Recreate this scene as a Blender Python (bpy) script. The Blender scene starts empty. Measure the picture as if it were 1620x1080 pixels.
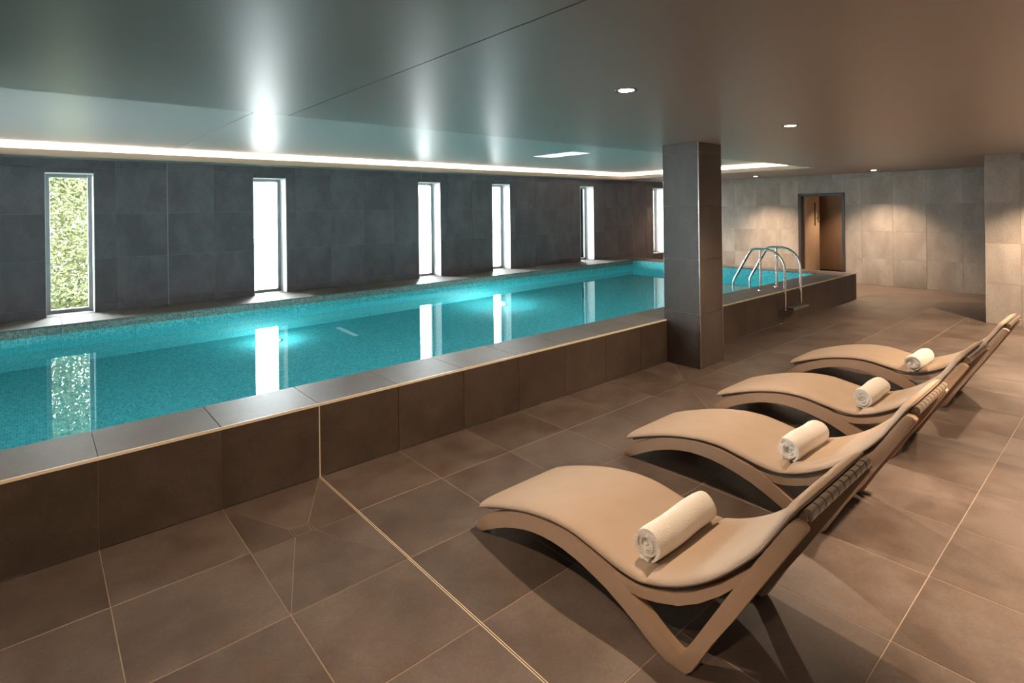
import bpy, bmesh, math, random
from mathutils import Vector, Matrix

random.seed(7)
scene = bpy.context.scene
COL = scene.collection

# ------------------------------------------------------------------ camera
CAM = Vector((-1.4513, -3.6855, 1.7913))
YAW, ROLL = 0.85815, -0.01247
F = Vector((math.cos(YAW), math.sin(YAW), 0)); R = Vector((math.sin(YAW), -math.cos(YAW), 0)); U = Vector((0, 0, 1))
R, U = math.cos(ROLL) * R + math.sin(ROLL) * U, math.cos(ROLL) * U - math.sin(ROLL) * R
cd = bpy.data.cameras.new('camera')
cam = bpy.data.objects.new('camera', cd); COL.objects.link(cam)
M = Matrix((R, U, -F)).transposed().to_4x4(); M.translation = CAM
cam.matrix_world = M
cd.sensor_width = 36; cd.sensor_fit = 'HORIZONTAL'; cd.lens = 875.35 / 1620 * 36
cd.shift_x = (810 - 808.34) / 1620; cd.shift_y = (330.75 - 540) / 1620
cd.clip_start = 0.05; cd.clip_end = 200
scene.camera = cam

# ------------------------------------------------------------------ world, exposure
world = bpy.data.worlds.new('world'); scene.world = world; world.use_nodes = True
bg = world.node_tree.nodes['Background']
bg.inputs[0].default_value = (0.90, 0.96, 1.0, 1); bg.inputs[1].default_value = 37.0
vs = scene.view_settings
scene.display_settings.display_device = 'sRGB'
vs.view_transform = 'Standard'; vs.look = 'None'; vs.exposure = 1.06; vs.gamma = 1.0; vs.use_curve_mapping = False
try:
    scene.cycles.max_bounces = 10; scene.cycles.diffuse_bounces = 5; scene.cycles.glossy_bounces = 5
    scene.cycles.transmission_bounces = 6; scene.cycles.transparent_max_bounces = 12
    scene.cycles.sample_clamp_indirect = 4.0; scene.cycles.blur_glossy = 0.5
except Exception:
    pass
WARM = (1.0, 0.72, 0.49)
DOWNLIGHT_W = 94.0

# ------------------------------------------------------------------ dimensions
T = 0.6
HK = 0.493          # kerb height
ZC = 2.51           # ceiling
ZF = 2.655          # coffer ceiling
YW = 5.47           # window wall
XW = 12.72          # far wall
X0, Y0 = -4.2, -5.4 # room ends behind the camera
PI_Y, PO_Y = 0.49, 4.75   # basin inner edges
PX1, KX1 = 9.85, 10.4     # basin end, kerb end
ZWATER = 0.30
ZB = -0.9

# ------------------------------------------------------------------ materials
MATS = {}
def mat(name, build):
    if name in MATS: return MATS[name]
    m = bpy.data.materials.new(name); m.use_nodes = True
    nt = m.node_tree; nt.nodes.clear()
    out = nt.nodes.new('ShaderNodeOutputMaterial')
    sh = build(nt)
    nt.links.new(sh.outputs[0], out.inputs[0])
    MATS[name] = m
    return m
def node(nt, t, **kw):
    n = nt.nodes.new(t)
    for k, v in kw.items():
        if isinstance(k, str) and hasattr(n, k): setattr(n, k, v)
        else: n.inputs[k].default_value = v
    return n
def bsdf(nt, color=(.5, .5, .5), rough=.5, metal=0., spec=.5):
    b = nt.nodes.new('ShaderNodeBsdfPrincipled')
    b.inputs['Base Color'].default_value = (*color, 1); b.inputs['Roughness'].default_value = rough
    b.inputs['Metallic'].default_value = metal; b.inputs['Specular IOR Level'].default_value = spec
    return b
def plain(name, color, rough=.5, metal=0., spec=.5):
    return mat(name, lambda nt: bsdf(nt, color, rough, metal, spec))
def emis(name, color, strength):
    def b(nt):
        e = nt.nodes.new('ShaderNodeEmission'); e.inputs[0].default_value = (*color, 1); e.inputs[1].default_value = strength
        return e
    return mat(name, b)
def tilemat(name, c1, c2, c3, rough=.42, spec=.5, stretch=(1, 1, 1), bump=.12):
    """stone-look porcelain: cloudy two-tone mottling, rusty stains, every tile a little different"""
    def b(nt):
        L = nt.links.new
        s = bsdf(nt, c1, rough, 0, spec)
        geo = nt.nodes.new('ShaderNodeNewGeometry'); oi = nt.nodes.new('ShaderNodeObjectInfo')
        off = nt.nodes.new('ShaderNodeVectorMath'); off.operation = 'SCALE'; off.inputs[0].default_value = (7.3, 3.1, 5.7)
        L(oi.outputs['Random'], off.inputs['Scale'])
        add = nt.nodes.new('ShaderNodeVectorMath'); add.operation = 'MULTIPLY_ADD'
        add.inputs[1].default_value = stretch; L(geo.outputs['Position'], add.inputs[0]); L(off.outputs[0], add.inputs[2])
        n1 = nt.nodes.new('ShaderNodeTexNoise'); n1.inputs['Scale'].default_value = 2.6; n1.inputs['Detail'].default_value = 7; n1.inputs['Roughness'].default_value = .62
        n2 = nt.nodes.new('ShaderNodeTexNoise'); n2.inputs['Scale'].default_value = 5.5; n2.inputs['Detail'].default_value = 5; n2.inputs['Distortion'].default_value = .6
        n3 = nt.nodes.new('ShaderNodeTexNoise'); n3.inputs['Scale'].default_value = 70; n3.inputs['Detail'].default_value = 3
        for n in (n1, n2, n3): L(add.outputs[0], n.inputs['Vector'])
        r1 = nt.nodes.new('ShaderNodeValToRGB'); r1.color_ramp.elements[0].position = .38; r1.color_ramp.elements[1].position = .62
        r1.color_ramp.elements[0].color = (*c1, 1); r1.color_ramp.elements[1].color = (*c2, 1); L(n1.outputs[0], r1.inputs[0])
        r2 = nt.nodes.new('ShaderNodeValToRGB'); r2.color_ramp.elements[0].position = .56; r2.color_ramp.elements[1].position = .74
        r2.color_ramp.elements[0].color = (0, 0, 0, 1); r2.color_ramp.elements[1].color = (.55, .55, .55, 1); L(n2.outputs[0], r2.inputs[0])
        mx = nt.nodes.new('ShaderNodeMixRGB'); L(r2.outputs[0], mx.inputs[0]); L(r1.outputs[0], mx.inputs[1]); mx.inputs[2].default_value = (*c3, 1)
        mr = nt.nodes.new('ShaderNodeMapRange'); mr.inputs['To Min'].default_value = .92; mr.inputs['To Max'].default_value = 1.08
        L(oi.outputs['Random'], mr.inputs[0])
        mr2 = nt.nodes.new('ShaderNodeMapRange'); mr2.inputs['From Min'].default_value = .3; mr2.inputs['From Max'].default_value = .7; mr2.inputs['To Min'].default_value = .9; mr2.inputs['To Max'].default_value = 1.1
        L(n3.outputs[0], mr2.inputs[0])
        mm = nt.nodes.new('ShaderNodeMath'); mm.operation = 'MULTIPLY'; L(mr.outputs[0], mm.inputs[0]); L(mr2.outputs[0], mm.inputs[1])
        sc = nt.nodes.new('ShaderNodeVectorMath'); sc.operation = 'SCALE'; L(mx.outputs[0], sc.inputs[0]); L(mm.outputs[0], sc.inputs['Scale'])
        L(sc.outputs[0], s.inputs['Base Color'])
        rr = nt.nodes.new('ShaderNodeMapRange'); rr.inputs['To Min'].default_value = rough - .08; rr.inputs['To Max'].default_value = rough + .12
        L(n1.outputs[0], rr.inputs[0]); L(rr.outputs[0], s.inputs['Roughness'])
        bp = nt.nodes.new('ShaderNodeBump'); bp.inputs['Strength'].default_value = bump; bp.inputs['Distance'].default_value = .002
        L(n3.outputs[0], bp.inputs['Height']); L(bp.outputs[0], s.inputs['Normal'])
        return s
    return mat(name, b)
def mosaic(name, base, dark, light, size=.026, grout=(.35, .42, .42), rough=.6):
    def b(nt):
        L = nt.links.new
        s = bsdf(nt, base, rough)
        geo = nt.nodes.new('ShaderNodeNewGeometry')
        sc = nt.nodes.new('ShaderNodeVectorMath'); sc.operation = 'SCALE'; sc.inputs['Scale'].default_value = 1 / size
        L(geo.outputs['Position'], sc.inputs[0])
        eps = nt.nodes.new('ShaderNodeVectorMath'); eps.operation = 'ADD'; eps.inputs[1].default_value = (.37, .41, .33); L(sc.outputs[0], eps.inputs[0])
        fl = nt.nodes.new('ShaderNodeVectorMath'); fl.operation = 'FLOOR'; L(eps.outputs[0], fl.inputs[0])
        wn = nt.nodes.new('ShaderNodeTexWhiteNoise'); L(fl.outputs[0], wn.inputs['Vector'])
        r = nt.nodes.new('ShaderNodeValToRGB'); r.color_ramp.elements[0].color = (*dark, 1); r.color_ramp.elements[1].color = (*light, 1)
        e = r.color_ramp.elements.new(.5); e.color = (*base, 1)
        L(wn.outputs['Value'], r.inputs[0])
        fr = nt.nodes.new('ShaderNodeVectorMath'); fr.operation = 'FRACTION'; L(eps.outputs[0], fr.inputs[0])
        nrm = nt.nodes.new('ShaderNodeVectorMath'); nrm.operation = 'ABSOLUTE'; L(geo.outputs['True Normal'], nrm.inputs[0])
        # joint wherever a coordinate across the face is near a cell border
        sp = nt.nodes.new('ShaderNodeSeparateXYZ'); L(fr.outputs[0], sp.inputs[0])
        sn = nt.nodes.new('ShaderNodeSeparateXYZ'); L(nrm.outputs[0], sn.inputs[0])
        last = None
        for ax in range(3):
            lt = nt.nodes.new('ShaderNodeMath'); lt.operation = 'LESS_THAN'; lt.inputs[1].default_value = .13; L(sp.outputs[ax], lt.inputs[0])
            off = nt.nodes.new('ShaderNodeMath'); off.operation = 'LESS_THAN'; off.inputs[1].default_value = .5; L(sn.outputs[ax], off.inputs[0])
            mu = nt.nodes.new('ShaderNodeMath'); mu.operation = 'MULTIPLY'; L(lt.outputs[0], mu.inputs[0]); L(off.outputs[0], mu.inputs[1])
            if last is None: last = mu
            else:
                mxx = nt.nodes.new('ShaderNodeMath'); mxx.operation = 'MAXIMUM'; L(last.outputs[0], mxx.inputs[0]); L(mu.outputs[0], mxx.inputs[1]); last = mxx
        mx = nt.nodes.new('ShaderNodeMixRGB'); L(last.outputs[0], mx.inputs[0]); L(r.outputs[0], mx.inputs[1]); mx.inputs[2].default_value = (*grout, 1)
        L(mx.outputs[0], s.inputs['Base Color'])
        return s
    return mat(name, b)
def noisy(name, c1, c2, scale, rough=.5, bump=0., spec=.5, detail=4, stretch=(1, 1, 1), dist=.003, metal=0, sheen=0):
    def b(nt):
        L = nt.links.new
        s = bsdf(nt, c1, rough, metal, spec)
        tc = nt.nodes.new('ShaderNodeTexCoord'); mp = nt.nodes.new('ShaderNodeMapping'); mp.inputs['Scale'].default_value = stretch
        L(tc.outputs['Object'], mp.inputs[0])
        n = nt.nodes.new('ShaderNodeTexNoise'); n.inputs['Scale'].default_value = scale; n.inputs['Detail'].default_value = detail; L(mp.outputs[0], n.inputs['Vector'])
        mx = nt.nodes.new('ShaderNodeMixRGB'); L(n.outputs[0], mx.inputs[0]); mx.inputs[1].default_value = (*c1, 1); mx.inputs[2].default_value = (*c2, 1)
        L(mx.outputs[0], s.inputs['Base Color'])
        if sheen: s.inputs['Sheen Weight'].default_value = sheen
        if bump:
            bp = nt.nodes.new('ShaderNodeBump'); bp.inputs['Strength'].default_value = bump; bp.inputs['Distance'].default_value = dist
            L(n.outputs[0], bp.inputs['Height']); L(bp.outputs[0], s.inputs['Normal'])
        return s
    return mat(name, b)

M_FLOOR = tilemat('floor_porcelain', (.088, .063, .050), (.136, .106, .089), (.128, .082, .057), .40, .45, (1, 1.0, 1))
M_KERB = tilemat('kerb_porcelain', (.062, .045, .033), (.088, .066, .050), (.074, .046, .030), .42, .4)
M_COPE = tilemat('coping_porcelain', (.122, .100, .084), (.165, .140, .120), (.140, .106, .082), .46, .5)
M_WALL = tilemat('dark_wall_porcelain', (.104, .086, .092), (.152, .130, .138), (.112, .090, .088), .40, .5, (1, 1, .6))
M_FARW = tilemat('pale_wall_porcelain', (.240, .208, .178), (.335, .300, .265), (.290, .232, .180), .45, .4, (1, 1, .45))
M_COLT = tilemat('column_porcelain', (.056, .043, .036), (.086, .068, .058), (.084, .056, .037), .40, .5, (1, 1, .5))
M_KGROUT = plain('kerb_grout', (.15, .115, .085), .85)
M_GROUT = plain('beige_grout', (.31, .24, .185), .85)
M_WGROUT = plain('pale_grout', (.22, .21, .20), .85)
M_FGROUT = plain('far_grout', (.36, .33, .29), .85)
M_TRIM = plain('beige_metal_trim', (.88, .76, .58), .4, .0)
M_STEEL = plain('brushed_steel', (.62, .60, .57), .22, 1.0)
M_DARK = plain('dark_sealant', (.02, .018, .016), .6)
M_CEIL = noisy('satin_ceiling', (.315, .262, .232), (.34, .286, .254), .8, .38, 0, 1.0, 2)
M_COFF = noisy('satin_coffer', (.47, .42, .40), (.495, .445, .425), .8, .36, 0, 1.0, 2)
M_FASC = plain('beige_fascia', (.46, .36, .27), .5)
M_WHITE = plain('white_paint', (.82, .82, .82), .5)
M_ALU = plain('grey_aluminium', (.50, .50, .51), .4, .3)
M_PLASTER = plain('pale_plaster', (.62, .59, .55), .7)
M_BASIN = mosaic('turquoise_mosaic', (.052, .45, .49), (.028, .31, .345), (.13, .61, .64), .021, (.17, .57, .60))
M_BAND = mosaic('grey_green_mosaic', (.14, .20, .175), (.075, .11, .10), (.23, .29, .26), .021, (.26, .31, .29))
M_FRAME = noisy('taupe_resin', (.40, .27, .18), (.44, .30, .205), 60, .42, .05, .4)
M_SLAT = noisy('taupe_slat_resin', (.19, .145, .11), (.22, .17, .13), 60, .28, .05, .5)
M_CUSH = noisy('taupe_cushion_cloth', (.365, .278, .208), (.415, .32, .242), 9, .68, .10, .25, 6, (1, 1, 1), .01)
M_PIPE = plain('dark_piping', (.20, .145, .105), .6)
M_TOWEL = noisy('white_terry', (.82, .78, .72), (.90, .87, .82), 190, .95, .9, .1, 3, (1, 1, 1), .006, 0, .3)
M_WOOD = noisy('pale_wood', (.42, .29, .19), (.50, .36, .25), 3, .5, 0, .3, 4, (1, 14, .5))
M_CORR = noisy('brown_wood_panel', (.20, .115, .06), (.27, .16, .09), 3, .5, 0, .3, 4, (1, 6, .4))
M_DFRAME = plain('dark_door_metal', (.035, .028, .025), .4)
M_GLASSD = plain('dark_vision_glass', (.05, .04, .03), .1)

def glass_pane(nt):
    L = nt.links.new
    tr = nt.nodes.new('ShaderNodeBsdfTransparent'); tr.inputs[0].default_value = (.96, .98, .97, 1)
    gl = nt.nodes.new('ShaderNodeBsdfGlossy'); gl.inputs['Roughness'].default_value = .0
    fr = nt.nodes.new('ShaderNodeFresnel'); fr.inputs[0].default_value = 1.45
    mx = nt.nodes.new('ShaderNodeMixShader'); L(fr.outputs[0], mx.inputs[0]); L(tr.outputs[0], mx.inputs[1]); L(gl.outputs[0], mx.inputs[2])
    return mx
M_GLASS = mat('window_glass', glass_pane)
def water(nt):
    g = nt.nodes.new('ShaderNodeBsdfGlass'); g.inputs['IOR'].default_value = 1.33; g.inputs['Roughness'].default_value = 0
    g.inputs['Color'].default_value = (.86, .98, 1.0, 1)
    return g
M_WATER = mat('pool_water', water)

# ------------------------------------------------------------------ object helpers
def link(o, parent=None):
    COL.objects.link(o)
    if parent is not None: o.parent = parent
    return o
def tag(o, label=None, cat=None, group=None, kind=None):
    if label: o['label'] = label
    if cat: o['category'] = cat
    if group: o['group'] = group
    if kind: o['kind'] = kind
    return o
def empty(name, loc=(0, 0, 0), rz=0, parent=None):
    o = bpy.data.objects.new(name, None); o.location = loc; o.rotation_euler = (0, 0, rz); o.empty_display_size = .1
    return link(o, parent)
def meshobj(name, verts, faces, m, parent=None, smooth=False):
    me = bpy.data.meshes.new(name); me.from_pydata([tuple(v) for v in verts], [], faces); me.update()
    if m: me.materials.append(m)
    if smooth:
        for p in me.polygons: p.use_smooth = True
    return link(bpy.data.objects.new(name, me), parent)
def bmobj(name, bm, m, parent=None, smooth=False, angle=None):
    me = bpy.data.meshes.new(name); bmesh.ops.recalc_face_normals(bm, faces=bm.faces[:]); bm.to_mesh(me); bm.free()
    if m: me.materials.append(m)
    if smooth:
        for p in me.polygons: p.use_smooth = True
        if angle: me.set_sharp_from_angle(angle=math.radians(angle))
    return link(bpy.data.objects.new(name, me), parent)
def add_box(bm, x0, x1, y0, y1, z0, z1):
    v = [bm.verts.new(p) for p in ((x0, y0, z0), (x1, y0, z0), (x1, y1, z0), (x0, y1, z0), (x0, y0, z1), (x1, y0, z1), (x1, y1, z1), (x0, y1, z1))]
    fs = []
    for f in ((0, 3, 2, 1), (4, 5, 6, 7), (0, 1, 5, 4), (1, 2, 6, 5), (2, 3, 7, 6), (3, 0, 4, 7)): fs.append(bm.faces.new([v[i] for i in f]))
    return v, fs
def boxes(name, bl, m, parent=None, bevel=0):
    bm = bmesh.new()
    for b in bl: add_box(bm, *b)
    if bevel: bmesh.ops.bevel(bm, geom=bm.edges[:], offset=bevel, segments=2, affect='EDGES', profile=.5)
    return bmobj(name, bm, m, parent, bool(bevel), 35)
def add_tube(bm, pts, r, n=12, cap=True):
    pts = [Vector(p) for p in pts]; rings = []
    up = None
    for i, p in enumerate(pts):
        t = (pts[min(i + 1, len(pts) - 1)] - pts[max(i - 1, 0)]).normalized()
        if up is None: up = t.orthogonal().normalized()
        up = (up - t * up.dot(t)).normalized(); b = t.cross(up)
        rings.append([bm.verts.new(p + r * (math.cos(2 * math.pi * k / n) * up + math.sin(2 * math.pi * k / n) * b)) for k in range(n)])
    for a, b in zip(rings, rings[1:]):
        for k in range(n): bm.faces.new((a[k], a[(k + 1) % n], b[(k + 1) % n], b[k]))
    if cap: bm.faces.new(rings[0][::-1]); bm.faces.new(rings[-1])
def tube(name, pts, r, m, parent=None, n=12):
    bm = bmesh.new(); add_tube(bm, pts, r, n); return bmobj(name, bm, m, parent, True, 50)
def lathe(name, prof, m, parent=None, n=32, loc=(0, 0, 0)):
    verts, faces = [], []
    for r, z in prof:
        for k in range(n):
            a = 2 * math.pi * k / n; verts.append((r * math.cos(a), r * math.sin(a), z))
    for i in range(len(prof) - 1):
        for k in range(n): faces.append((i * n + k, i * n + (k + 1) % n, (i + 1) * n + (k + 1) % n, (i + 1) * n + k))
    o = meshobj(name, verts, faces, m, parent, True); o.data.set_sharp_from_angle(angle=math.radians(40)); o.location = loc
    return o
def spline(pts, n=8):
    out = []
    P = [Vector(p) for p in pts]
    for i in range(len(P) - 1):
        p0 = P[max(i - 1, 0)]; p1 = P[i]; p2 = P[i + 1]; p3 = P[min(i + 2, len(P) - 1)]
        for k in range(n):
            t = k / n
            out.append(.5 * ((2 * p1) + (p2 - p0) * t + (2 * p0 - 5 * p1 + 4 * p2 - p3) * t * t + (3 * p1 - p0 - 3 * p2 + p3) * t ** 3))
    out.append(P[-1]); return out

# ---- tiles: thin chamfered slabs, alike sizes share one mesh
TILE_CACHE = {}
def tile_mesh(w, h, t, m):
    key = (round(w, 3), round(h, 3), t, m.name)
    if key in TILE_CACHE: return TILE_CACHE[key]
    c = .0015; x, y = w / 2, h / 2
    vs_ = [(-x, -y, -.012), (x, -y, -.012), (x, y, -.012), (-x, y, -.012), (-x, -y, t - c), (x, -y, t - c), (x, y, t - c), (-x, y, t - c),
           (-x + c, -y + c, t), (x - c, -y + c, t), (x - c, y - c, t), (-x + c, y - c, t)]
    fs = [(0, 3, 2, 1), (8, 9, 10, 11)]
    for k in range(4):
        j = (k + 1) % 4; fs.append((k, j, j + 4, k + 4)); fs.append((k + 4, j + 4, j + 8, k + 8))
    me = bpy.data.meshes.new('tile'); me.from_pydata(vs_, [], fs); me.update(); me.materials.append(m)
    TILE_CACHE[key] = me
    return me
def put_tile(parent, origin, u, v, rect, m, gap=.004, t=.004, name='tile'):
    """rect (u0,u1,v0,v1) in the plane through origin spanned by u and v"""
    u0, u1, v0, v1 = rect
    if u1 - u0 < .03 or v1 - v0 < .03: return None
    u, v = Vector(u), Vector(v); n = u.cross(v)
    o = bpy.data.objects.new(name, tile_mesh(u1 - u0 - gap, v1 - v0 - gap, t, m))
    Mx = Matrix((u, v, n)).transposed().to_4x4(); Mx.translation = Vector(origin) + u * (u0 + u1) / 2 + v * (v0 + v1) / 2
    o.matrix_world = Mx
    link(o); o.parent = parent
    return o
def subtract(rect, holes):
    out = [rect]
    for h in holes:
        nxt = []
        for r in out:
            a0, a1, b0, b1 = r
            c0, c1, d0, d1 = max(a0, h[0]), min(a1, h[1]), max(b0, h[2]), min(b1, h[3])
            if c0 >= c1 - 1e-6 or d0 >= d1 - 1e-6: nxt.append(r); continue
            if c0 > a0: nxt.append((a0, c0, b0, b1))
            if c1 < a1: nxt.append((c1, a1, b0, b1))
            if d0 > b0: nxt.append((c0, c1, b0, d0))
            if d1 < b1: nxt.append((c0, c1, d1, b1))
        out = nxt
    return out
def joints(a, b, step, off=0.):
    k = math.ceil((a - off) / step - 1e-6); js = [a]
    while off + k * step < b - 1e-4:
        if off + k * step > a + 1e-4: js.append(off + k * step)
        k += 1
    js.append(b); return js
def tile_plane(parent, origin, u, v, us, vs_, m, holes=(), gap=.004, t=.004, name='tile'):
    for a, b in zip(us, us[1:]):
        for c, e in zip(vs_, vs_[1:]):
            for r in subtract((a, b, c, e), holes): put_tile(parent, origin, u, v, r, m, gap, t, name)
def poly_tile(parent, pts, m, gap=.002, t=.004, name='tile'):
    """floor tile cut to a polygon (ccw), shrunk by the joint"""
    n = len(pts); P = [Vector((p[0], p[1])) for p in pts]
    if sum(P[i].x * P[(i + 1) % n].y - P[(i + 1) % n].x * P[i].y for i in range(n)) < 0: P = P[::-1]
    Q = []
    for i in range(n):
        a, b, c = P[i - 1], P[i], P[(i + 1) % n]
        d1 = (b - a).normalized(); d2 = (c - b).normalized()
        n1 = Vector((-d1.y, d1.x)); n2 = Vector((-d2.y, d2.x))
        den = 1 + n1.dot(n2); Q.append(b + (n1 + n2) * gap / max(den, .25))
    bm = bmesh.new()
    lo = [bm.verts.new((q.x, q.y, -.012)) for q in Q]; hi = [bm.verts.new((q.x, q.y, t)) for q in Q]
    bm.faces.new(lo[::-1]); bm.faces.new(hi)
    for i in range(n): bm.faces.new((lo[i], lo[(i + 1) % n], hi[(i + 1) % n], hi[i]))
    return bmobj(name, bm, m, parent)
EX, EY, EZ = (1, 0, 0), (0, 1, 0), (0, 0, 1)

# ================================================================== FLOOR
floor = boxes('floor', [(X0, XW, Y0, 0.0, -.25, -.0015), (KX1 - .1, XW, 0.0, YW, -.25, -.0015)], M_GROUT)
tag(floor, 'brown porcelain tiled floor between the pool kerb and the loungers', kind='structure')
EXP = (0.0,)                       # movement joints running across the room
XS = joints(X0, XW, T); YS = [Y0] + [-.57 - .6 * k for k in range(7, -1, -1)] + [0.0]
if YS[1] - YS[0] < .1: YS.pop(1)
COLX = (4.095, 4.585, -.428, .02)           # column footprint
D1 = (-.6, 0., -1.17, 0.); D2 = (3.0, 4.2, -1.17, 0.)
holes_f = [D1, D2, (COLX[0], COLX[1], COLX[2], COLX[3])]
for a, b in zip(XS, XS[1:]):
    for c, e in zip(YS, YS[1:]):
        aa = a + (.005 if any(abs(a - x) < .01 for x in EXP) else 0); bb = b - (.005 if any(abs(b - x) < .01 for x in EXP) else 0)
        for r in subtract((aa, bb, c, e), holes_f): put_tile(floor, (0, 0, -.004), EX, EY, r, M_FLOOR)
tile_plane(floor, (0, 0, -.004), EX, EY, joints(KX1, XW, T), joints(0, YW, T, .03), M_FLOOR)
# cut tiles falling to the floor drains
def drain_floor(dx0, dx1, dy0, dy1, dr, split, nm):
    a, b, c, e = dr                          # drain x0,x1,y0,y1
    ps = [[(dx0, dy1), (dx1, dy1), (b, e), (a, e)], [(dx0, dy1), (a, e), (a, c), (dx0, c)], [(dx1, dy1), (dx1, c), (b, c), (b, e)],
          [(dx0, c), (a, c), (dx0, dy0)], [(a, c), (b, c), (dx1, dy0), (dx0, dy0)], [(b, c), (dx1, c), (dx1, dy0)]]
    if split:
        xm = (a + b) / 2
        ps[0:1] = [[(dx0, dy1), (xm, dy1), (xm, e), (a, e)], [(xm, dy1), (dx1, dy1), (b, e), (xm, e)]]
        ps[5:6] = [[(a, c), (xm, c), (xm, dy0), (dx0, dy0)], [(xm, c), (b, c), (dx1, dy0), (xm, dy0)]]
    for p in ps: 
        o = poly_tile(floor, p, M_FLOOR); o.location.z = -.004
    g = empty('drain_insert', (0, 0, 0), 0, floor)
    f = boxes('drain_frame', [(a + .002, a + .008, c + .002, e - .002, -.02, -.001), (b - .008, b - .002, c + .002, e - .002, -.02, -.001),
                              (a + .008, b - .008, c + .002, c + .006, -.02, -.001), (a + .008, b - .008, e - .006, e - .002, -.02, -.001)], M_DARK, g)
    put_tile(g, (0, 0, -.005), EX, EY, (a + .009, b - .009, c + .007, e - .007), M_FLOOR, .002)
drain_floor(D1[0], D1[1] - .005, D1[2], D1[3], (-.375, -.265, -.59, -.49), False, 'a')
drain_floor(D2[0], D2[1] - .005, D2[2], D2[3], (3.545, 3.655, -.59, -.49), True, 'b')
for x in EXP:
    for s in (-1, 1):
        boxes('joint_strip', [(x + s * .0045 - .0013, x + s * .0045 + .0013, Y0, -.001, -.02, .0012)], M_TRIM, floor)
    boxes('joint_seal', [(x - .0031, x + .0031, Y0, -.001, -.02, -.0008)], M_DARK, floor)

# ================================================================== CEILING
ceil = boxes('ceiling', [(X0, XW, Y0, YW, ZF + .06, ZF + .2)], M_DARK)
tag(ceil, 'satin grey ceiling with a recessed coffer over the pool', kind='structure')
CYN, CYF, CXE, CXS = .535, 5.10, 9.92, -3.7
g = .004
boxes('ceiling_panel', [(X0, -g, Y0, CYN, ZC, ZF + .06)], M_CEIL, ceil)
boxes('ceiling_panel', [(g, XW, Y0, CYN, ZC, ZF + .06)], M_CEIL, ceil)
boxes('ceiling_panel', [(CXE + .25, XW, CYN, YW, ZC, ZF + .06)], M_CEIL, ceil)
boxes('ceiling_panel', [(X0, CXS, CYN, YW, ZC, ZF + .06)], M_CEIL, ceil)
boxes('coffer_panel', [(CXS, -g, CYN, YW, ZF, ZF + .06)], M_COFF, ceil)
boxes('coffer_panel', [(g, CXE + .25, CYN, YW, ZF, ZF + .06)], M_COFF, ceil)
boxes('seam_shadow', [(-g, g, Y0, YW, ZF + .03, ZF + .058)], M_DARK, ceil)
ZL = 2.592
boxes('cove_soffit', [(CXS, CXE + .25, CYF, YW, ZC, ZC + .012)], M_CEIL, ceil)
boxes('cove_soffit', [(CXE, CXE + .25, CYN, CYF, ZC, ZC + .012)], M_CEIL, ceil)
boxes('cove_fascia', [(CXS, CXE + .02, CYF, CYF + .02, ZC + .012, ZL)], M_FASC, ceil)
boxes('cove_fascia', [(CXE, CXE + .02, CYN, CYF, ZC + .012, ZL)], M_FASC, ceil)
boxes('cove_back', [(CXS, CXE + .25, CYF + .22, CYF + .24, ZC + .012, ZF)], M_WHITE, ceil)
boxes('cove_back', [(CXE + .22, CXE + .24, CYN, CYF + .22, ZC + .012, ZF)], M_WHITE, ceil)
M_LED = emis('warm_led', (1.0, .82, .62), 55.0)
led = boxes('led_strip', [(CXS + .02, CXE + .15, CYF + .10, CYF + .13, ZC + .05, ZC + .062)], M_LED)
tag(led, 'long warm light strip hidden in the ceiling cove above the windows', 'light strip', 'cove light strips')
led2 = boxes('led_strip', [(CXE + .10, CXE + .13, CYN + .02, CYF + .09, ZC + .05, ZC + .062)], M_LED)
tag(led2, 'shorter warm light strip in the cove across the far end of the pool', 'light strip', 'cove light strips')

# ================================================================== WINDOW WALL
WINX = (-1.336, 1.152, 4.125, 5.935, 8.705, 11.73); WW = .5; WZ0, WZ1 = .493, 2.335
whole = [(x, x + WW, WZ0, WZ1) for x in WINX]
bl = []
xb = X0
for x in WINX:
    bl.append((xb, x, YW + .006, YW + .42, -.3, ZF + .2)); bl.append((x, x + WW, YW + .006, YW + .42, -.3, WZ0)); bl.append((x, x + WW, YW + .006, YW + .42, WZ1, ZF + .2)); xb = x + WW
bl.append((xb, XW + .3, YW + .006, YW + .42, -.3, ZF + .2))
wl = boxes('wall_left', bl, M_WGROUT); tag(wl, 'dark grey tiled wall with six tall narrow windows behind the pool', kind='structure')
wx = joints(-3.6, XW, T); wx2 = []
tile_plane(wl, (0, YW + .004, 0), EX, EZ, wx, [0., .6, 1.2, 1.8, 2.4, ZC + .002], M_WALL, [*whole], .0035, .004)
for x in (0.0, 4.2): boxes('joint_strip', [(x - .004, x + .004, YW - .0005, YW + .004, HK, ZC)], M_TRIM if 0 else M_FGROUT, wl)
wdesc = ['leftmost tall window with pale green foliage behind the glass', 'tall white-lit window second from the left above the pool', 'third tall window from the left, above the middle of the pool',
         'fourth narrow window from the left, shorter gap to its left neighbour', 'fifth narrow window near the far end of the pool', 'sixth narrow window in the corner half hidden by the column']
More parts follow.
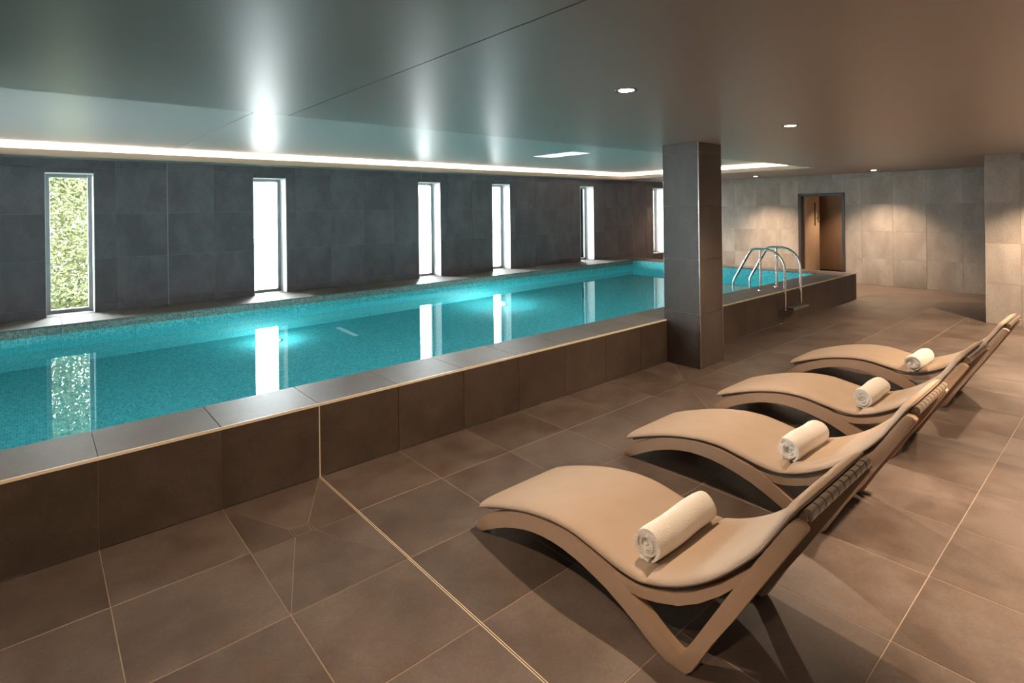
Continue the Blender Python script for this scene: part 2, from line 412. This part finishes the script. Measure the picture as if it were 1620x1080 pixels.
def build_window(n, loc, rz, label):
    w = empty('window_%d' % n, loc, rz); tag(w, label, kind='structure')
    h = WZ1 - WZ0; a = WW / 2
    for nm, b in (('reveal', (-a, -a + .008, -.004, .40, 0, h)), ('reveal', (a - .008, a, -.004, .40, 0, h)), ('reveal', (-a + .008, a - .008, -.004, .40, h - .008, h))):
        boxes(nm, [b], M_WHITE, w)
    boxes('sill', [(-a + .008, a - .008, -.002, .40, -.004, .003)], M_COPE, w)
    f = .045; y0, y1 = .26, .32; a2 = a - .008
    for b in ((-a2, -a2 + f, y0, y1, .003, h - .008), (a2 - f, a2, y0, y1, .003, h - .008), (-a2 + f, a2 - f, y0, y1, .003, .003 + f), (-a2 + f, a2 - f, y0, y1, h - .008 - f, h - .008)):
        boxes('frame', [b], M_ALU, w, .004)
    boxes('pane', [(-a2 + f - .004, a2 - f + .004, y0 + .026, y0 + .032, f, h - f - .006)], M_GLASS, w)
for i, x in enumerate(WINX): build_window(i + 1, (x + WW / 2, YW, WZ0), 0, wdesc[i])

# ================================================================== FAR WALL WITH DOOR
DY0, DY1, DZ1 = .95, 1.95, 2.07
wb = boxes('wall_back', [(XW + .006, XW + .2, Y0, DY0, -.2, ZF + .2), (XW + .006, XW + .2, DY1, YW + .42, -.2, ZF + .2), (XW + .006, XW + .2, DY0, DY1, DZ1, ZF + .2)], M_FGROUT)
tag(wb, 'pale stone tiled end wall with the open door', kind='structure')
ys = [-y for y in joints(-2.1, YW, T)][::-1]     # u runs along -Y
tile_plane(wb, (XW + .004, 0, 0), (0, -1, 0), EZ, ys, [0., .6, 1.2, 1.8, 2.4, ZC + .002], M_FARW, [(-DY1 - .012, -DY0 + .012, 0., DZ1 + .012)], .0035, .004)
dr = empty('door_1', (XW, (DY0 + DY1) / 2, 0)); tag(dr, 'open pale wooden door in a dark metal frame on the end wall', kind='structure')
hw = (DY1 - DY0) / 2
boxes('door_frame', [(-.018, .15, -hw - .012, -hw + .05, 0, DZ1), (-.018, .15, hw - .055, hw + .012, 0, DZ1), (-.018, .15, -hw - .012, hw + .012, DZ1 - .055, DZ1 + .012)], M_DFRAME, dr)
leaf = boxes('door_leaf', [(.15, 1.04, hw - .085, hw - .042, .01, DZ1 - .05)], M_WOOD, dr, .002)
boxes('vision_panel', [(.72, .80, hw - .088, hw - .039, 1.28, 1.86)], M_GLASSD, leaf)
lv = empty('handle_set', (0, 0, 0), 0, leaf)
boxes('lock_plate', [(.93, .985, hw - .091, hw - .085, 1.36, 1.66)], M_DFRAME, lv)
tube('lever', [(.955, hw - .085, 1.52), (.955, hw - .135, 1.52), (.945, hw - .145, 1.52), (.85, hw - .145, 1.52)], .011, M_STEEL, lv)
for z in (.22, 1.1, 1.82): tube('hinge', [(.135, hw - .05, z - .05), (.135, hw - .05, z + .05)], .011, M_STEEL, dr)
# corridor behind the door
boxes('wall_corridor', [(14.35, 14.45, -.8, 3.2, -.1, 2.6), (XW + .2, 14.35, 2.9, 3.0, -.1, 2.6), (XW + .2, 14.35, -.8, -.7, -.1, 2.6)], M_CORR).__setitem__('kind', 'structure')
boxes('trim_1', [(14.33, 14.35, -.7, 2.9, 0, .11)], M_DFRAME).__setitem__('kind', 'structure')
boxes('floor_corridor', [(XW, 14.45, -.8, 3.2, -.2, -.002)], M_FLOOR).__setitem__('kind', 'structure')
boxes('ceiling_corridor', [(XW + .2, 14.45, -.8, 3.2, 2.4, 2.5)], M_PLASTER).__setitem__('kind', 'structure')
for n, l in (('wall_corridor', 'brown wood panelled corridor seen through the open door'), ('trim_1', 'dark skirting in the corridor behind the door'), ('floor_corridor', 'corridor floor behind the open door'), ('ceiling_corridor', 'corridor ceiling behind the open door')):
    bpy.data.objects[n]['label'] = l

# ================================================================== RETURN WALL, UNSEEN WALLS
RX, RY = 9.35, -2.05
wr = boxes('wall_right', [(RX + .006, XW, Y0, RY - .006, -.2, ZF + .1)], M_FGROUT); tag(wr, 'pale stone tiled wall section jutting out at the right edge', kind='structure')
tile_plane(wr, (RX + .004, 0, 0), (0, -1, 0), EZ, [2.05, 2.45, 3.05, 3.65, 4.25, 4.85, 5.4], [0., .6, 1.2, 1.8, 2.4, ZC + .002], M_FARW, (), .0035, .004)
tile_plane(wr, (0, RY - .004, 0), (-1, 0, 0), EZ, [-XW + .002, -12.15, -11.55, -10.95, -10.35, -9.75, -RX], [0., .6, 1.2, 1.8, 2.4, ZC + .002], M_FARW, (), .0035, .004)
tag(boxes('wall_near', [(X0 - .2, RX, Y0 - .2, Y0, -.2, ZF + .2)], M_PLASTER), 'plain plaster wall behind the loungers, out of frame', kind='structure')
SIDEW = (1.3, 3.1)          # two unseen windows added behind the viewer for cool light on the window wall
bl = []; yb = Y0
for y in SIDEW:
    bl += [(X0 - .42, X0, yb, y, -.9, ZF + .2), (X0 - .42, X0, y, y + WW, -.9, WZ0), (X0 - .42, X0, y, y + WW, WZ1, ZF + .2)]; yb = y + WW
bl.append((X0 - .42, X0, yb, YW + .42, -.9, ZF + .2))
tag(boxes('wall_front', bl, M_PLASTER), 'plain pale wall behind the viewer, out of frame', kind='structure')
build_window(7, (X0, SIDEW[0] + WW / 2, WZ0), math.pi / 2, 'added narrow window behind the viewer nearer the loungers, out of frame')
build_window(8, (X0, SIDEW[1] + WW / 2, WZ0), math.pi / 2, 'added narrow window behind the viewer nearer the window wall, out of frame')

# ================================================================== POOL
pool = empty('swimming_pool', (0, 0, 0)); tag(pool, 'long raised indoor swimming pool with dark tiled kerb and turquoise mosaic basin', 'pool')
XL = X0 + .02
boxes('kerb_core', [(XL, KX1 - .006, .006, PI_Y - .03, -.2, HK - .016), (PX1 + .03, KX1 - .006, PI_Y - .03, YW - .004, -.2, HK - .016), (XL, PX1 + .03, PO_Y + .03, YW - .004, -.2, HK - .016)], M_KGROUT, pool)
# face tiles
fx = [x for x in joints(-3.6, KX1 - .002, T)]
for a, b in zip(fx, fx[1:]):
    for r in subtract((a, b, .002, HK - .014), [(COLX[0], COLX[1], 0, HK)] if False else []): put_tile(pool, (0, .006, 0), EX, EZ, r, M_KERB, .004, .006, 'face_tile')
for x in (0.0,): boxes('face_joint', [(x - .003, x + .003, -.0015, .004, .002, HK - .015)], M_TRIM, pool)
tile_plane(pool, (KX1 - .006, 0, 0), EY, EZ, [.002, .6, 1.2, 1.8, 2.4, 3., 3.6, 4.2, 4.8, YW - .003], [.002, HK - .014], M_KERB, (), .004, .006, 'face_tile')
# coping tiles (near, far strip, end)
cz = HK - .004
tile_plane(pool, (0, 0, cz), EX, EY, joints(-3.6, KX1, T), [.004, PI_Y], M_COPE, [(COLX[0] - .002, COLX[1] + .002, 0., COLX[3] + .003)], .004, .004, 'coping_tile')
tile_plane(pool, (0, 0, cz), EX, EY, joints(-3.6, KX1, T), [PO_Y, YW - .002], M_COPE, (), .004, .004, 'coping_tile')
tile_plane(pool, (0, 0, cz), EX, EY, [PX1, KX1], joints(PI_Y, PO_Y, T, .03), M_COPE, (), .004, .004, 'coping_tile')
# beige metal edge along the front of the kerb
bm = bmesh.new()
for x0_, x1_ in ((-3.6, COLX[0] - .002), (COLX[1] + .002, KX1 + .002)):
    add_box(bm, x0_, x1_, -.004, .009, HK - .014, HK + .0018)
bmobj('edge_trim', bm, M_TRIM, pool)
boxes('edge_trim', [(KX1 - .004, KX1 + .003, .004, YW - .004, HK - .014, HK + .0008)], M_TRIM, pool)
boxes('corner_trim', [(KX1 - .005, KX1 + .002, -.002, .004, .002, HK - .014)], M_TRIM, pool)
# basin
def quadmesh(name, quads, m, parent):
    vs_, fs = [], []
    for q in quads:
        fs.append(tuple(range(len(vs_), len(vs_) + 4))); vs_ += q
    return meshobj(name, vs_, fs, m, parent)
zb1 = HK - .012; zt = .385
bi = (XL, PX1 + .004, PI_Y - .012, PO_Y + .012)
quadmesh('basin', [[(bi[0], bi[2], ZB), (bi[1], bi[2], ZB), (bi[1], bi[3], ZB), (bi[0], bi[3], ZB)],
                   [(bi[0], bi[3], ZB), (bi[1], bi[3], ZB), (bi[1], bi[3], zt), (bi[0], bi[3], zt)],
                   [(bi[1], bi[2], ZB), (bi[1], bi[2], zt), (bi[1], bi[3], zt), (bi[1], bi[3], ZB)],
                   [(bi[0], bi[2], zt), (bi[1], bi[2], zt), (bi[1], bi[2], ZB), (bi[0], bi[2], ZB)],
                   [(bi[0], bi[2], ZB), (bi[0], bi[3], ZB), (bi[0], bi[3], zt), (bi[0], bi[2], zt)]], M_BASIN, pool)
quadmesh('waterline_band', [[(bi[0], bi[3], zt), (bi[1], bi[3], zt), (bi[1], bi[3], zb1), (bi[0], bi[3], zb1)],
                   [(bi[0], bi[2], zb1), (bi[1], bi[2], zb1), (bi[1], bi[2], zt), (bi[0], bi[2], zt)]], M_BAND, pool)
quadmesh('waterline_band', [[(bi[1], bi[2], zt), (bi[1], bi[2], zb1), (bi[1], bi[3], zb1), (bi[1], bi[3], zt)]], M_BASIN, pool)
boxes('floor_strip', [(1.98, 2.05, 3.72, 4.36, ZB, ZB + .012)], emis('pale_strip', (.9, 1, 1), 2.5) if False else M_WHITE, pool)  # narrow white strip lying on the basin floor
wtr = quadmesh('pool_water', [[(bi[0], bi[2], ZWATER), (bi[1], bi[2], ZWATER), (bi[1], bi[3], ZWATER), (bi[0], bi[3], ZWATER)]], M_WATER, None)
tag(wtr, 'still clear turquoise pool water mirroring the bright windows', 'water', kind='stuff')

# underwater lamps
M_UW = emis('underwater_lamp', (.85, 1.0, 1.0), 3.5)
def pool_lamp(x, y, z, n, watts, label, group):
    t = empty('pool_light', (x, y, z)); tag(t, label, 'pool light', group)
    t.rotation_euler = Vector(n).to_track_quat('Z', 'Y').to_euler()
    lathe('rim', [(.085, 0), (.12, 0), (.125, .008), (.12, .018), (.09, .022), (.085, .016)], M_STEEL, t)
    lathe('lens', [(.0001, .018), (.05, .018), (.087, .012)], M_UW, t)
    ld = bpy.data.lights.new('pool_lamp', 'POINT'); ld.energy = watts; ld.color = (.80, 1.0, .98); ld.shadow_soft_size = .06
    lo = bpy.data.objects.new('lamp_glow', ld); lo.location = (0, 0, .16); link(lo, t)
pool_lamp(1.04, 4.22, ZB, (0, 0, 1), 11, 'glowing underwater light on the pool floor below the second window', 'underwater pool lights')
pool_lamp(4.92, 4.0, ZB, (0, 0, 1), 34, 'brightest underwater light, glaring below the fourth window', 'underwater pool lights')
for x, l in ((-2.2, 'left of the floor drain'), (1.2, 'facing the second window'), (4.6, 'beside the column'), (8.0, 'just past the ladder')):  # unseen lamps added below the kerb to light the basin
    pool_lamp(x, bi[2], -.25, (0, 1, 0), 27, 'added unseen underwater light in the near pool wall ' + l, 'added near wall pool lights')

# ================================================================== COLUMN
colm = empty('column', ((COLX[0] + COLX[1]) / 2, (COLX[2] + COLX[3]) / 2, 0)); tag(colm, 'square dark tiled column standing against the pool kerb', 'column')
cxh, cyh = (COLX[1] - COLX[0]) / 2, (COLX[3] - COLX[2]) / 2
boxes('core', [(-cxh + .006, cxh - .006, -cyh + .006, cyh - .006, 0, ZC)], M_GROUT, colm)
zs = [.002, .6, 1.2, 1.8, 2.4, ZC]
for (u, n_, half, off) in (((0, -1, 0), (-1, 0, 0), cyh, cxh), ((1, 0, 0), (0, -1, 0), cxh, cyh), ((0, 1, 0), (1, 0, 0), cyh, cxh), ((-1, 0, 0), (0, 1, 0), cxh, cyh)):
    tile_plane(colm, Vector(n_) * (off - .006), u, EZ, [-half + .003, half - .003], zs, M_COLT, (), .003, .006)
for sx in (-1, 1):
    for sy in (-1, 1):
        boxes('corner_trim', [(sx * cxh - .004, sx * cxh + .004, sy * cyh - .004, sy * cyh + .004, .001, ZC)], M_STEEL, colm)

# ================================================================== POOL LADDER
lad = empty('pool_ladder', (7.28, .2, HK)); tag(lad, 'polished steel pool ladder arching over the kerb near the far end', 'ladder')
def lp(y, z): return (y - .2, z - HK)
for sx in (-.28, .28):
    path = [(.69, -.35), (.69, .2), (.69, .58), (.675, .62), (.42, 1.07), (.385, 1.112), (.33, 1.13), (.16, 1.13), (.07, 1.11), (-.01, 1.06), (-.07, .99), (-.105, .90), (-.115, .80), (-.115, .5), (-.115, .235)]
    tube('rail', [(sx, y - .2, z - HK) for y, z in path], .019, M_STEEL, lad, 14)
    tube('post', [(sx, .05, 0.0005), (sx, .05, .618)], .017, M_STEEL, lad, 14)
    lathe('flange', [(.017, .012), (.038, .010), (.04, .0005)], M_STEEL, lad, 20, (sx, .05, 0))
for z in (-.05, -.3): boxes('tread', [(-.262, .262, .455, .525, z - HK - .012, z - HK + .012)], M_STEEL, lad, .004)
st = boxes('step', [(-.275, .275, -.43, -.285, .27 - HK - .014, .27 - HK + .014)], plain('dark_step', (.06, .05, .045), .4), lad, .005)
boxes('step_edge', [(-.275, .275, -.438, -.428, .27 - HK - .022, .27 - HK + .016)], M_STEEL, st)

# ================================================================== LOUNGERS
LW = .685
CURVE = [(-.005, .108), (.1, .152), (.224, .196), (.391, .246), (.554, .277), (.65, .285), (.74, .283), (.856, .265), (.973, .246), (1.06, .241), (1.118, .250), (1.211, .283), (1.306, .331), (1.394, .390),
         (1.477, .461), (1.556, .543), (1.606, .602), (1.655, .676), (1.702, .752), (1.722, .785)]
def make_lounger():
    t = empty('sun_lounger')
    top = [(-.022, .034), (.03, .078), (.078, .110), (.15, .152), (.224, .185), (.31, .219), (.391, .243), (.48, .262), (.554, .272), (.64, .278), (.721, .276), (.79, .266), (.856, .252), (.92, .238), (.975, .220), (1.025, .194), (1.08, .163), (1.143, .127), (1.2, .093), (1.255, .062)]
    vin = [(1.278, .056), (1.296, .072), (1.34, .152), (1.42, .290), (1.519, .459), (1.60, .592), (1.673, .709), (1.694, .742), (1.708, .754), (1.733, .752), (1.747, .738)]
    vout = [(1.746, .728), (1.67, .602), (1.594, .474), (1.502, .318), (1.414, .178), (1.355, .072), (1.33, .025), (1.305, .0)]
    bot = [(1.215, .0), (1.17, .014), (1.073, .071), (1.0, .105), (.926, .135), (.85, .157), (.79, .172), (.737, .182), (.66, .191), (.591, .193), (.52, .189), (.443, .177), (.38, .162), (.314, .140), (.24, .111), (.163, .074), (.09, .034), (.035, .0), (-.005, .0), (-.024, .012)]
    outline = top + vin + vout + bot
    rt = [(.88, .226), (.973, .224), (1.05, .221), (1.131, .236), (1.243, .276), (1.335, .325), (1.45, .418), (1.556, .524), (1.63, .625)]
    rb = [(1.64, .60), (1.58, .525), (1.519, .449), (1.45, .377), (1.365, .305), (1.274, .247), (1.178, .206), (1.10, .188), (1.025, .182), (.95, .176)]
    def prism(bm, pts, x0, x1, bev):
        lo = [bm.verts.new((x0, -s, z)) for s, z in pts]; hi = [bm.verts.new((x1, -s, z)) for s, z in pts]
        n = len(pts); f0 = bm.faces.new(lo); f1 = bm.faces.new(hi[::-1])
        for i in range(n): bm.faces.new((lo[i], hi[i], hi[(i + 1) % n], lo[(i + 1) % n]))
        bmesh.ops.bevel(bm, geom=list(f0.edges) + list(f1.edges), offset=bev, segments=2, affect='EDGES', profile=.5)
    for sx in (-1, 1):
        xo, xi = sx * LW / 2, sx * (LW / 2 - .05)
        bm = bmesh.new(); prism(bm, outline, min(xo, xi), max(xo, xi), .006)
        sf = bmobj('side_frame', bm, M_FRAME, t, True, 40)
        xo, xi = sx * (LW / 2 - .004), sx * (LW / 2 - .046)
        bm = bmesh.new(); prism(bm, rt + rb, min(xo, xi), max(xo, xi), .005)
        bmobj('seat_rail', bm, M_FRAME, sf, True, 40)
        boxes('foot_pad', [(min(xo, xi) + .006, max(xo, xi) - .006, -1.30, -1.225, -.001, .004)], M_DARK, sf)
    # lengthwise slats that curl over the head end
    cv = spline([Vector((s, z, 0)) for s, z in CURVE], 3)
    cv = [c for c in cv if c.x > .02]
    curl = [Vector((1.733, .793, 0)), Vector((1.746, .791, 0)), Vector((1.755, .780, 0)), Vector((1.756, .764, 0)), Vector((1.748, .748, 0))]
    cv = cv + curl; ns = 10; pitch = (LW - .1) / ns
    for k in range(ns):
        xc = -(LW - .1) / 2 + pitch * (k + .5); hw_ = pitch / 2 - .004
        bm = bmesh.new(); rings = []
        for i, c in enumerate(cv):
            tg = (cv[min(i + 1, len(cv) - 1)] - cv[max(i - 1, 0)]).normalized(); nn = Vector((-tg.y, tg.x, 0))
            a = c - nn * .003; b = c - nn * .017
            rings.append([bm.verts.new((xc - hw_, -a.x, a.y)), bm.verts.new((xc + hw_, -a.x, a.y)), bm.verts.new((xc + hw_, -b.x, b.y)), bm.verts.new((xc - hw_, -b.x, b.y))])
        for a, b in zip(rings, rings[1:]):
            for j in range(4): bm.faces.new((a[j], a[(j + 1) % 4], b[(j + 1) % 4], b[j]))
        bm.faces.new(rings[0]); bm.faces.new(rings[-1][::-1])
        bmobj('slat', bm, M_SLAT, t, True, 45)
    for s, z in ((.30, .190), (.80, .235), (1.20, .245), (1.728, .762)):
        tube('crossbar', [(-(LW / 2 - .045), -s, z), (LW / 2 - .045, -s, z)], .014, M_SLAT, t, 10)
    # cushion
    cv = spline([Vector((s, z, 0)) for s, z in CURVE], 9)
    L = [0]
    for a, b in zip(cv, cv[1:]): L.append(L[-1] + (b - a).length)
    tot = L[-1]; hwid = LW / 2 - .006; nx = 22
    us = [-math.cos(math.pi * j / nx) for j in range(nx + 1)]
    rnd = random.Random(3)
    verts, faces, rim = [], [], []
    m_ = len(us)
    for i, c in enumerate(cv):
        tg = (cv[min(i + 1, len(cv) - 1)] - cv[max(i - 1, 0)]).normalized(); nn = Vector((-tg.y, tg.x, 0))
        e = min(L[i], tot - L[i]); endf = min(1, .28 + .72 * math.sqrt(max(0, 1 - (1 - min(e / .05, 1)) ** 2)))
        fold = 1 - .70 * math.exp(-((c.x - 1.118) / .011) ** 2)
        # narrower, rounded corners at both ends
        wid = hwid - (.02 * (1 - min(e / .03, 1)) ** 2)
        row_t, row_b = [], []
        for u_ in us:
            prof = (1 - abs(u_) ** 8) ** .5
            th = .006 + .034 * prof * endf * fold
            lo = .002 + .006 * (1 - prof)
            pt = c + nn * (th + lo * .5); pb = c + nn * lo
            row_t.append((u_ * wid, -pt.x, pt.y)); row_b.append((u_ * wid, -pb.x, pb.y))
        verts += row_t + row_b
        mid = c + nn * .009; rim.append((wid, mid))
    for i in range(len(cv) - 1):
        o = i * 2 * m_; p = o + 2 * m_
        for j in range(m_ - 1):
            faces.append((o + j, o + j + 1, p + j + 1, p + j)); faces.append((o + m_ + j, p + m_ + j, p + m_ + j + 1, o + m_ + j + 1))
        faces.append((o, p, p + m_, o + m_)); faces.append((o + m_ - 1, o + 2 * m_ - 1, p + 2 * m_ - 1, p + m_ - 1))
    for i in (0, len(cv) - 1):
        o = i * 2 * m_
        for j in range(m_ - 1): faces.append((o + j, o + m_ + j, o + m_ + j + 1, o + j + 1))
    bm = bmesh.new(); me = bpy.data.meshes.new('tmp'); me.from_pydata(verts, [], faces); bm.from_mesh(me); bpy.data.meshes.remove(me)
    cu = bmobj('cushion', bm, M_CUSH, t, True, 60)
    loop = [(w, -c.x, c.y) for w, c in rim] + [(-w, -c.x, c.y) for w, c in rim[::-1]]
    tube('piping', loop + [loop[0]], .0048, M_PIPE, cu, 8)
    # crease seam where the cushion folds
    k = min(range(len(cv)), key=lambda i: abs(cv[i].x - 1.118))
    return t
def copy_tree(o, parent=None):
    c = o.copy(); COL.objects.link(c); c.parent = parent
    for ch in list(o.children): copy_tree(ch, c)
    return c
lpos = [(.42, -1.20), (1.78, -1.18), (3.10, -1.16), (4.60, -1.165)]
llab = ['taupe sun lounger with curved cushion, nearest the viewer', 'second taupe sun lounger from the front, between the nearest and the third', 'third taupe sun lounger from the front, opposite the column', 'taupe sun lounger at the back of the row, nearest the end wall']
proto = make_lounger(); lrots = (0, .006, -.006, .004)
for i, (x, y) in enumerate(lpos):
    o = proto if i == 0 else copy_tree(proto)
    o.location = (x + LW / 2, y, 0); o.rotation_euler = (0, 0, lrots[i]); tag(o, llab[i], 'sun lounger', 'taupe sun loungers in a row beside the pool')

# ================================================================== TOWELS
def make_towel(seed, length, rad):
    rn = random.Random(seed); t = empty('rolled_towel')
    turns = 3.8; n = 160; th = .0172; r_in = .012
    ph0 = math.radians(-115) - turns * 2 * math.pi        # outer end tucks under the roll
    bm = bmesh.new(); nl = 13; outer, inner = [], []
    ph = [rn.uniform(0, 6.28) for _ in range(6)]
    for k in range(n + 1):
        f = k / n; a = ph0 + turns * 2 * math.pi * f
        r = r_in + (rad - r_in) * f
        wob = .0016 * math.sin(2.3 * a + ph[0]) + .0012 * math.sin(3.7 * a + ph[1])
        ro, ri = [], []
        for j in range(nl):
            v = j / (nl - 1); x = (v - .5) * length
            e = min(v, 1 - v); x += (.006 * math.sin(a * 1.3 + ph[2]) + .008 * (1 - f)) * (1 if v > .5 else -1) * max(0, 1 - e * 4) * -1
            rr_ = r + wob + .0022 * math.sin(9 * v + ph[3] + a) - (.004 * (1 - e / .08) ** 2 if e < .08 else 0)
            tt = th * (.92 if f < .97 else .92 * (1 - (f - .97) / .03 * .6))
            ro.append(bm.verts.new((x, rr_ * math.cos(a), rr_ * math.sin(a)))); ri.append(bm.verts.new((x, (rr_ - tt) * math.cos(a), (rr_ - tt) * math.sin(a))))
        outer.append(ro); inner.append(ri)
    for k in range(n):
        for j in range(nl - 1):
            bm.faces.new((outer[k][j], outer[k][j + 1], outer[k + 1][j + 1], outer[k + 1][j])); bm.faces.new((inner[k][j], inner[k + 1][j], inner[k + 1][j + 1], inner[k][j + 1]))
        for j in (0, nl - 1): bm.faces.new((outer[k][j], outer[k + 1][j], inner[k + 1][j], inner[k][j]))
    for k in (0, n):
        for j in range(nl - 1): bm.faces.new((outer[k][j], outer[k][j + 1], inner[k][j + 1], inner[k][j]))
    bmobj('roll', bm, M_TOWEL, t, True, 70)
    # loose outer edge and hem lying on the cushion under the roll
    bm = bmesh.new(); rows = []
    for k in range(9):
        f = k / 8; y = -.008 + .046 * f; z = -rad - .001 + .003 * math.sin(f * 2.5) ; rows.append([])
        for j in range(nl):
            v = j / (nl - 1); x = (v - .5) * (length * .985)
            rows[-1].append((bm.verts.new((x, y + .003 * math.sin(7 * v + seed), z + .010 + .002 * math.sin(11 * v))), bm.verts.new((x, y + .003 * math.sin(7 * v + seed), z))))
    for a, b in zip(rows, rows[1:]):
        for j in range(nl - 1):
            bm.faces.new((a[j][0], a[j + 1][0], b[j + 1][0], b[j][0])); bm.faces.new((a[j][1], b[j][1], b[j + 1][1], a[j + 1][1]))
        for j in (0, nl - 1): bm.faces.new((a[j][0], b[j][0], b[j][1], a[j][1]))
    for rw in (rows[0], rows[-1]):
        for j in range(nl - 1): bm.faces.new((rw[j][0], rw[j][1], rw[j + 1][1], rw[j + 1][0]))
    bmobj('hem', bm, M_TOWEL, t, True, 60)
    return t
tlab = ['rolled white towel on the nearest lounger', 'rolled white towel on the second lounger from the front', 'rolled white towel on the third lounger from the front', 'rolled white towel on the lounger nearest the end wall']
for i, (x, y, ln, rz) in enumerate([(.75, -2.265, .48, .02), (2.12, -2.275, .42, -.03), (3.42, -2.265, .45, .02), (4.76, -2.265, .45, -.02)]):
    tw = make_towel(i + 2, ln, .073)
    tw.location = (x, y, .356); tw.rotation_euler = (0, 0, rz); tag(tw, tlab[i], 'towel', 'rolled white towels on the loungers')

# ================================================================== DOWNLIGHTS
M_BULB = emis('warm_bulb', (1.0, .82, .58), 60.0)
M_RING = plain('bronze_ring', (.10, .085, .07), .35, .6)
def downlight(x, y, z, watts, label, group, size=110, color=WARM, blend=.55):
    t = empty('downlight', (x, y, z)); tag(t, label, 'downlight', group)
    lathe('trim_ring', [(.047, -.002), (.068, -.004), (.070, -.001), (.070, .0)], M_RING, t, 28)
    lathe('lens', [(.0001, -.0030), (.03, -.0030), (.047, -.0022)], M_BULB, t, 24)
    ld = bpy.data.lights.new('downlight_lamp', 'SPOT'); ld.energy = watts; ld.color = color; ld.spot_size = math.radians(size); ld.spot_blend = blend; ld.shadow_soft_size = .022
    lo = bpy.data.objects.new('lamp_beam', ld); lo.location = (0, 0, -.025); link(lo, t)
W_ = DOWNLIGHT_W
downlight(1.304, -1.59, ZC, W_, 'round glowing downlight in the near ceiling left of the column', 'downlights in the flat ceiling')
downlight(3.709, -1.57, ZC, W_, 'round downlight in the ceiling beside the column top', 'downlights in the flat ceiling')
downlight(11.81, 2.58, ZC, W_ * 3.4, 'small downlight in front of the end wall left of the door', 'downlights by the end wall', blend=.95)
for x, y, k, sz, lab in [(-1.15, -1.59, .8, 110, 'above the drain, left of the loungers'), (-1.15, -3.75, .45, 110, 'above the viewer, added to brighten the lounger sides'), (2.45, -3.85, 3.8, 75, 'behind the head of the second lounger'),  # lamp over the viewer is added fill for the lounger sides
                         (4.9, -3.85, 1.2, 90, 'behind the head of the last lounger'), (6.4, -3.4, 2.2, 130, 'added between the last lounger and the jutting wall for the far floor'), (8.35, -2.95, 3.0, 115, 'just in front of the jutting wall')]:  # wide lamp past the last lounger is added to brighten the far floor
    downlight(x, y, ZC, W_ * k, 'downlight out of frame, ' + lab, 'downlights out of frame', sz)
downlight(11.85, .1, ZC, W_ * 2.9, 'tiny downlight close to the end wall right of the door', 'downlights by the end wall', blend=.95)
downlight(11.85, 4.75, ZC, W_ * .5, 'downlight in the far corner hidden by the column', 'downlights by the end wall', blend=.9)
downlight(13.6, .9, 2.4, W_ * .9, 'downlight in the corridor behind the open door', 'downlights out of frame')
# flat panel light in the coffer
pl = empty('panel_light', (4.95, 2.47, ZF)); tag(pl, 'slim white rectangular panel light in the coffer above the pool', 'panel light')
boxes('panel_frame', [(-.20, .20, -.44, -.43, -.008, 0), (-.20, .20, .43, .44, -.008, 0), (-.20, -.19, -.43, .43, -.008, 0), (.19, .20, -.43, .43, -.008, 0)], M_WHITE, pl)
boxes('diffuser', [(-.19, .19, -.43, .43, -.005, 0)], emis('panel_diffuser', (.95, 1, 1), 1.6), pl)

# ================================================================== OUTSIDE
gr = boxes('ground_outside', [(-14, 30, YW + .42, 40, -.6, -.5)], plain('pale_paving', (.68, .67, .64), .8)); tag(gr, 'pale ground outside the windows', kind='structure')
def make_tree(x, y, label, seed):
    rn = random.Random(seed); t = empty('garden_tree', (x, y, -.5)); tag(t, label, 'tree')
    bm = bmesh.new(); add_tube(bm, [(0, 0, 0), (.04, 0, .6), (-.03, .03, 1.3), (.02, 0, 2.2)], .025, 8)
    tips = []
    for k in range(9):
        a = rn.uniform(0, 6.28); z = rn.uniform(.5, 2.0); l = rn.uniform(.4, .8)
        tip = (l * math.cos(a), l * math.sin(a), z + rn.uniform(.3, .8)); tips.append(tip)
        add_tube(bm, [(0, 0, z), (tip[0] * .5, tip[1] * .5, z + .15), tip], .014, 6)
    bmobj('trunk', bm, plain('bark', (.14, .10, .08), .8), t, True)
    vs_, fs = [], []
    for k in range(26000):
        a = rn.uniform(0, 6.28); zz = rn.uniform(.2, 3.5); rr = (.95 if zz > .8 else .7) * math.sqrt(rn.random()) * (1 - max(0, zz - 2.3) * .45)
        c = Vector((rr * math.cos(a), rr * math.sin(a), zz)); s = rn.uniform(.03, .055)
        d1 = Vector((rn.uniform(-1, 1), rn.uniform(-1, 1), rn.uniform(-1, .6))).normalized(); d2 = d1.orthogonal().normalized(); d3 = d1.cross(d2)
        b = len(vs_); vs_ += [c - d1 * s, c + d2 * s * .42, c + d1 * s, c - d2 * s * .42 + d3 * s * .1]; fs.append((b, b + 1, b + 2, b + 3))
    def leafm(nt):
        L_ = nt.links.new
        d = nt.nodes.new('ShaderNodeBsdfDiffuse'); d.inputs[0].default_value = (.064, .070, .034, 1)
        tr = nt.nodes.new('ShaderNodeBsdfTranslucent'); tr.inputs[0].default_value = (.080, .088, .042, 1)
        mx = nt.nodes.new('ShaderNodeMixShader'); mx.inputs[0].default_value = .45; L_(d.outputs[0], mx.inputs[1]); L_(tr.outputs[0], mx.inputs[2]); return mx
    fo = meshobj('foliage', vs_, fs, mat('leaf', leafm), t); fo['kind'] = 'stuff'
make_tree(-.95, 9.4, 'pale green leafy tree outside the leftmost window', 5)
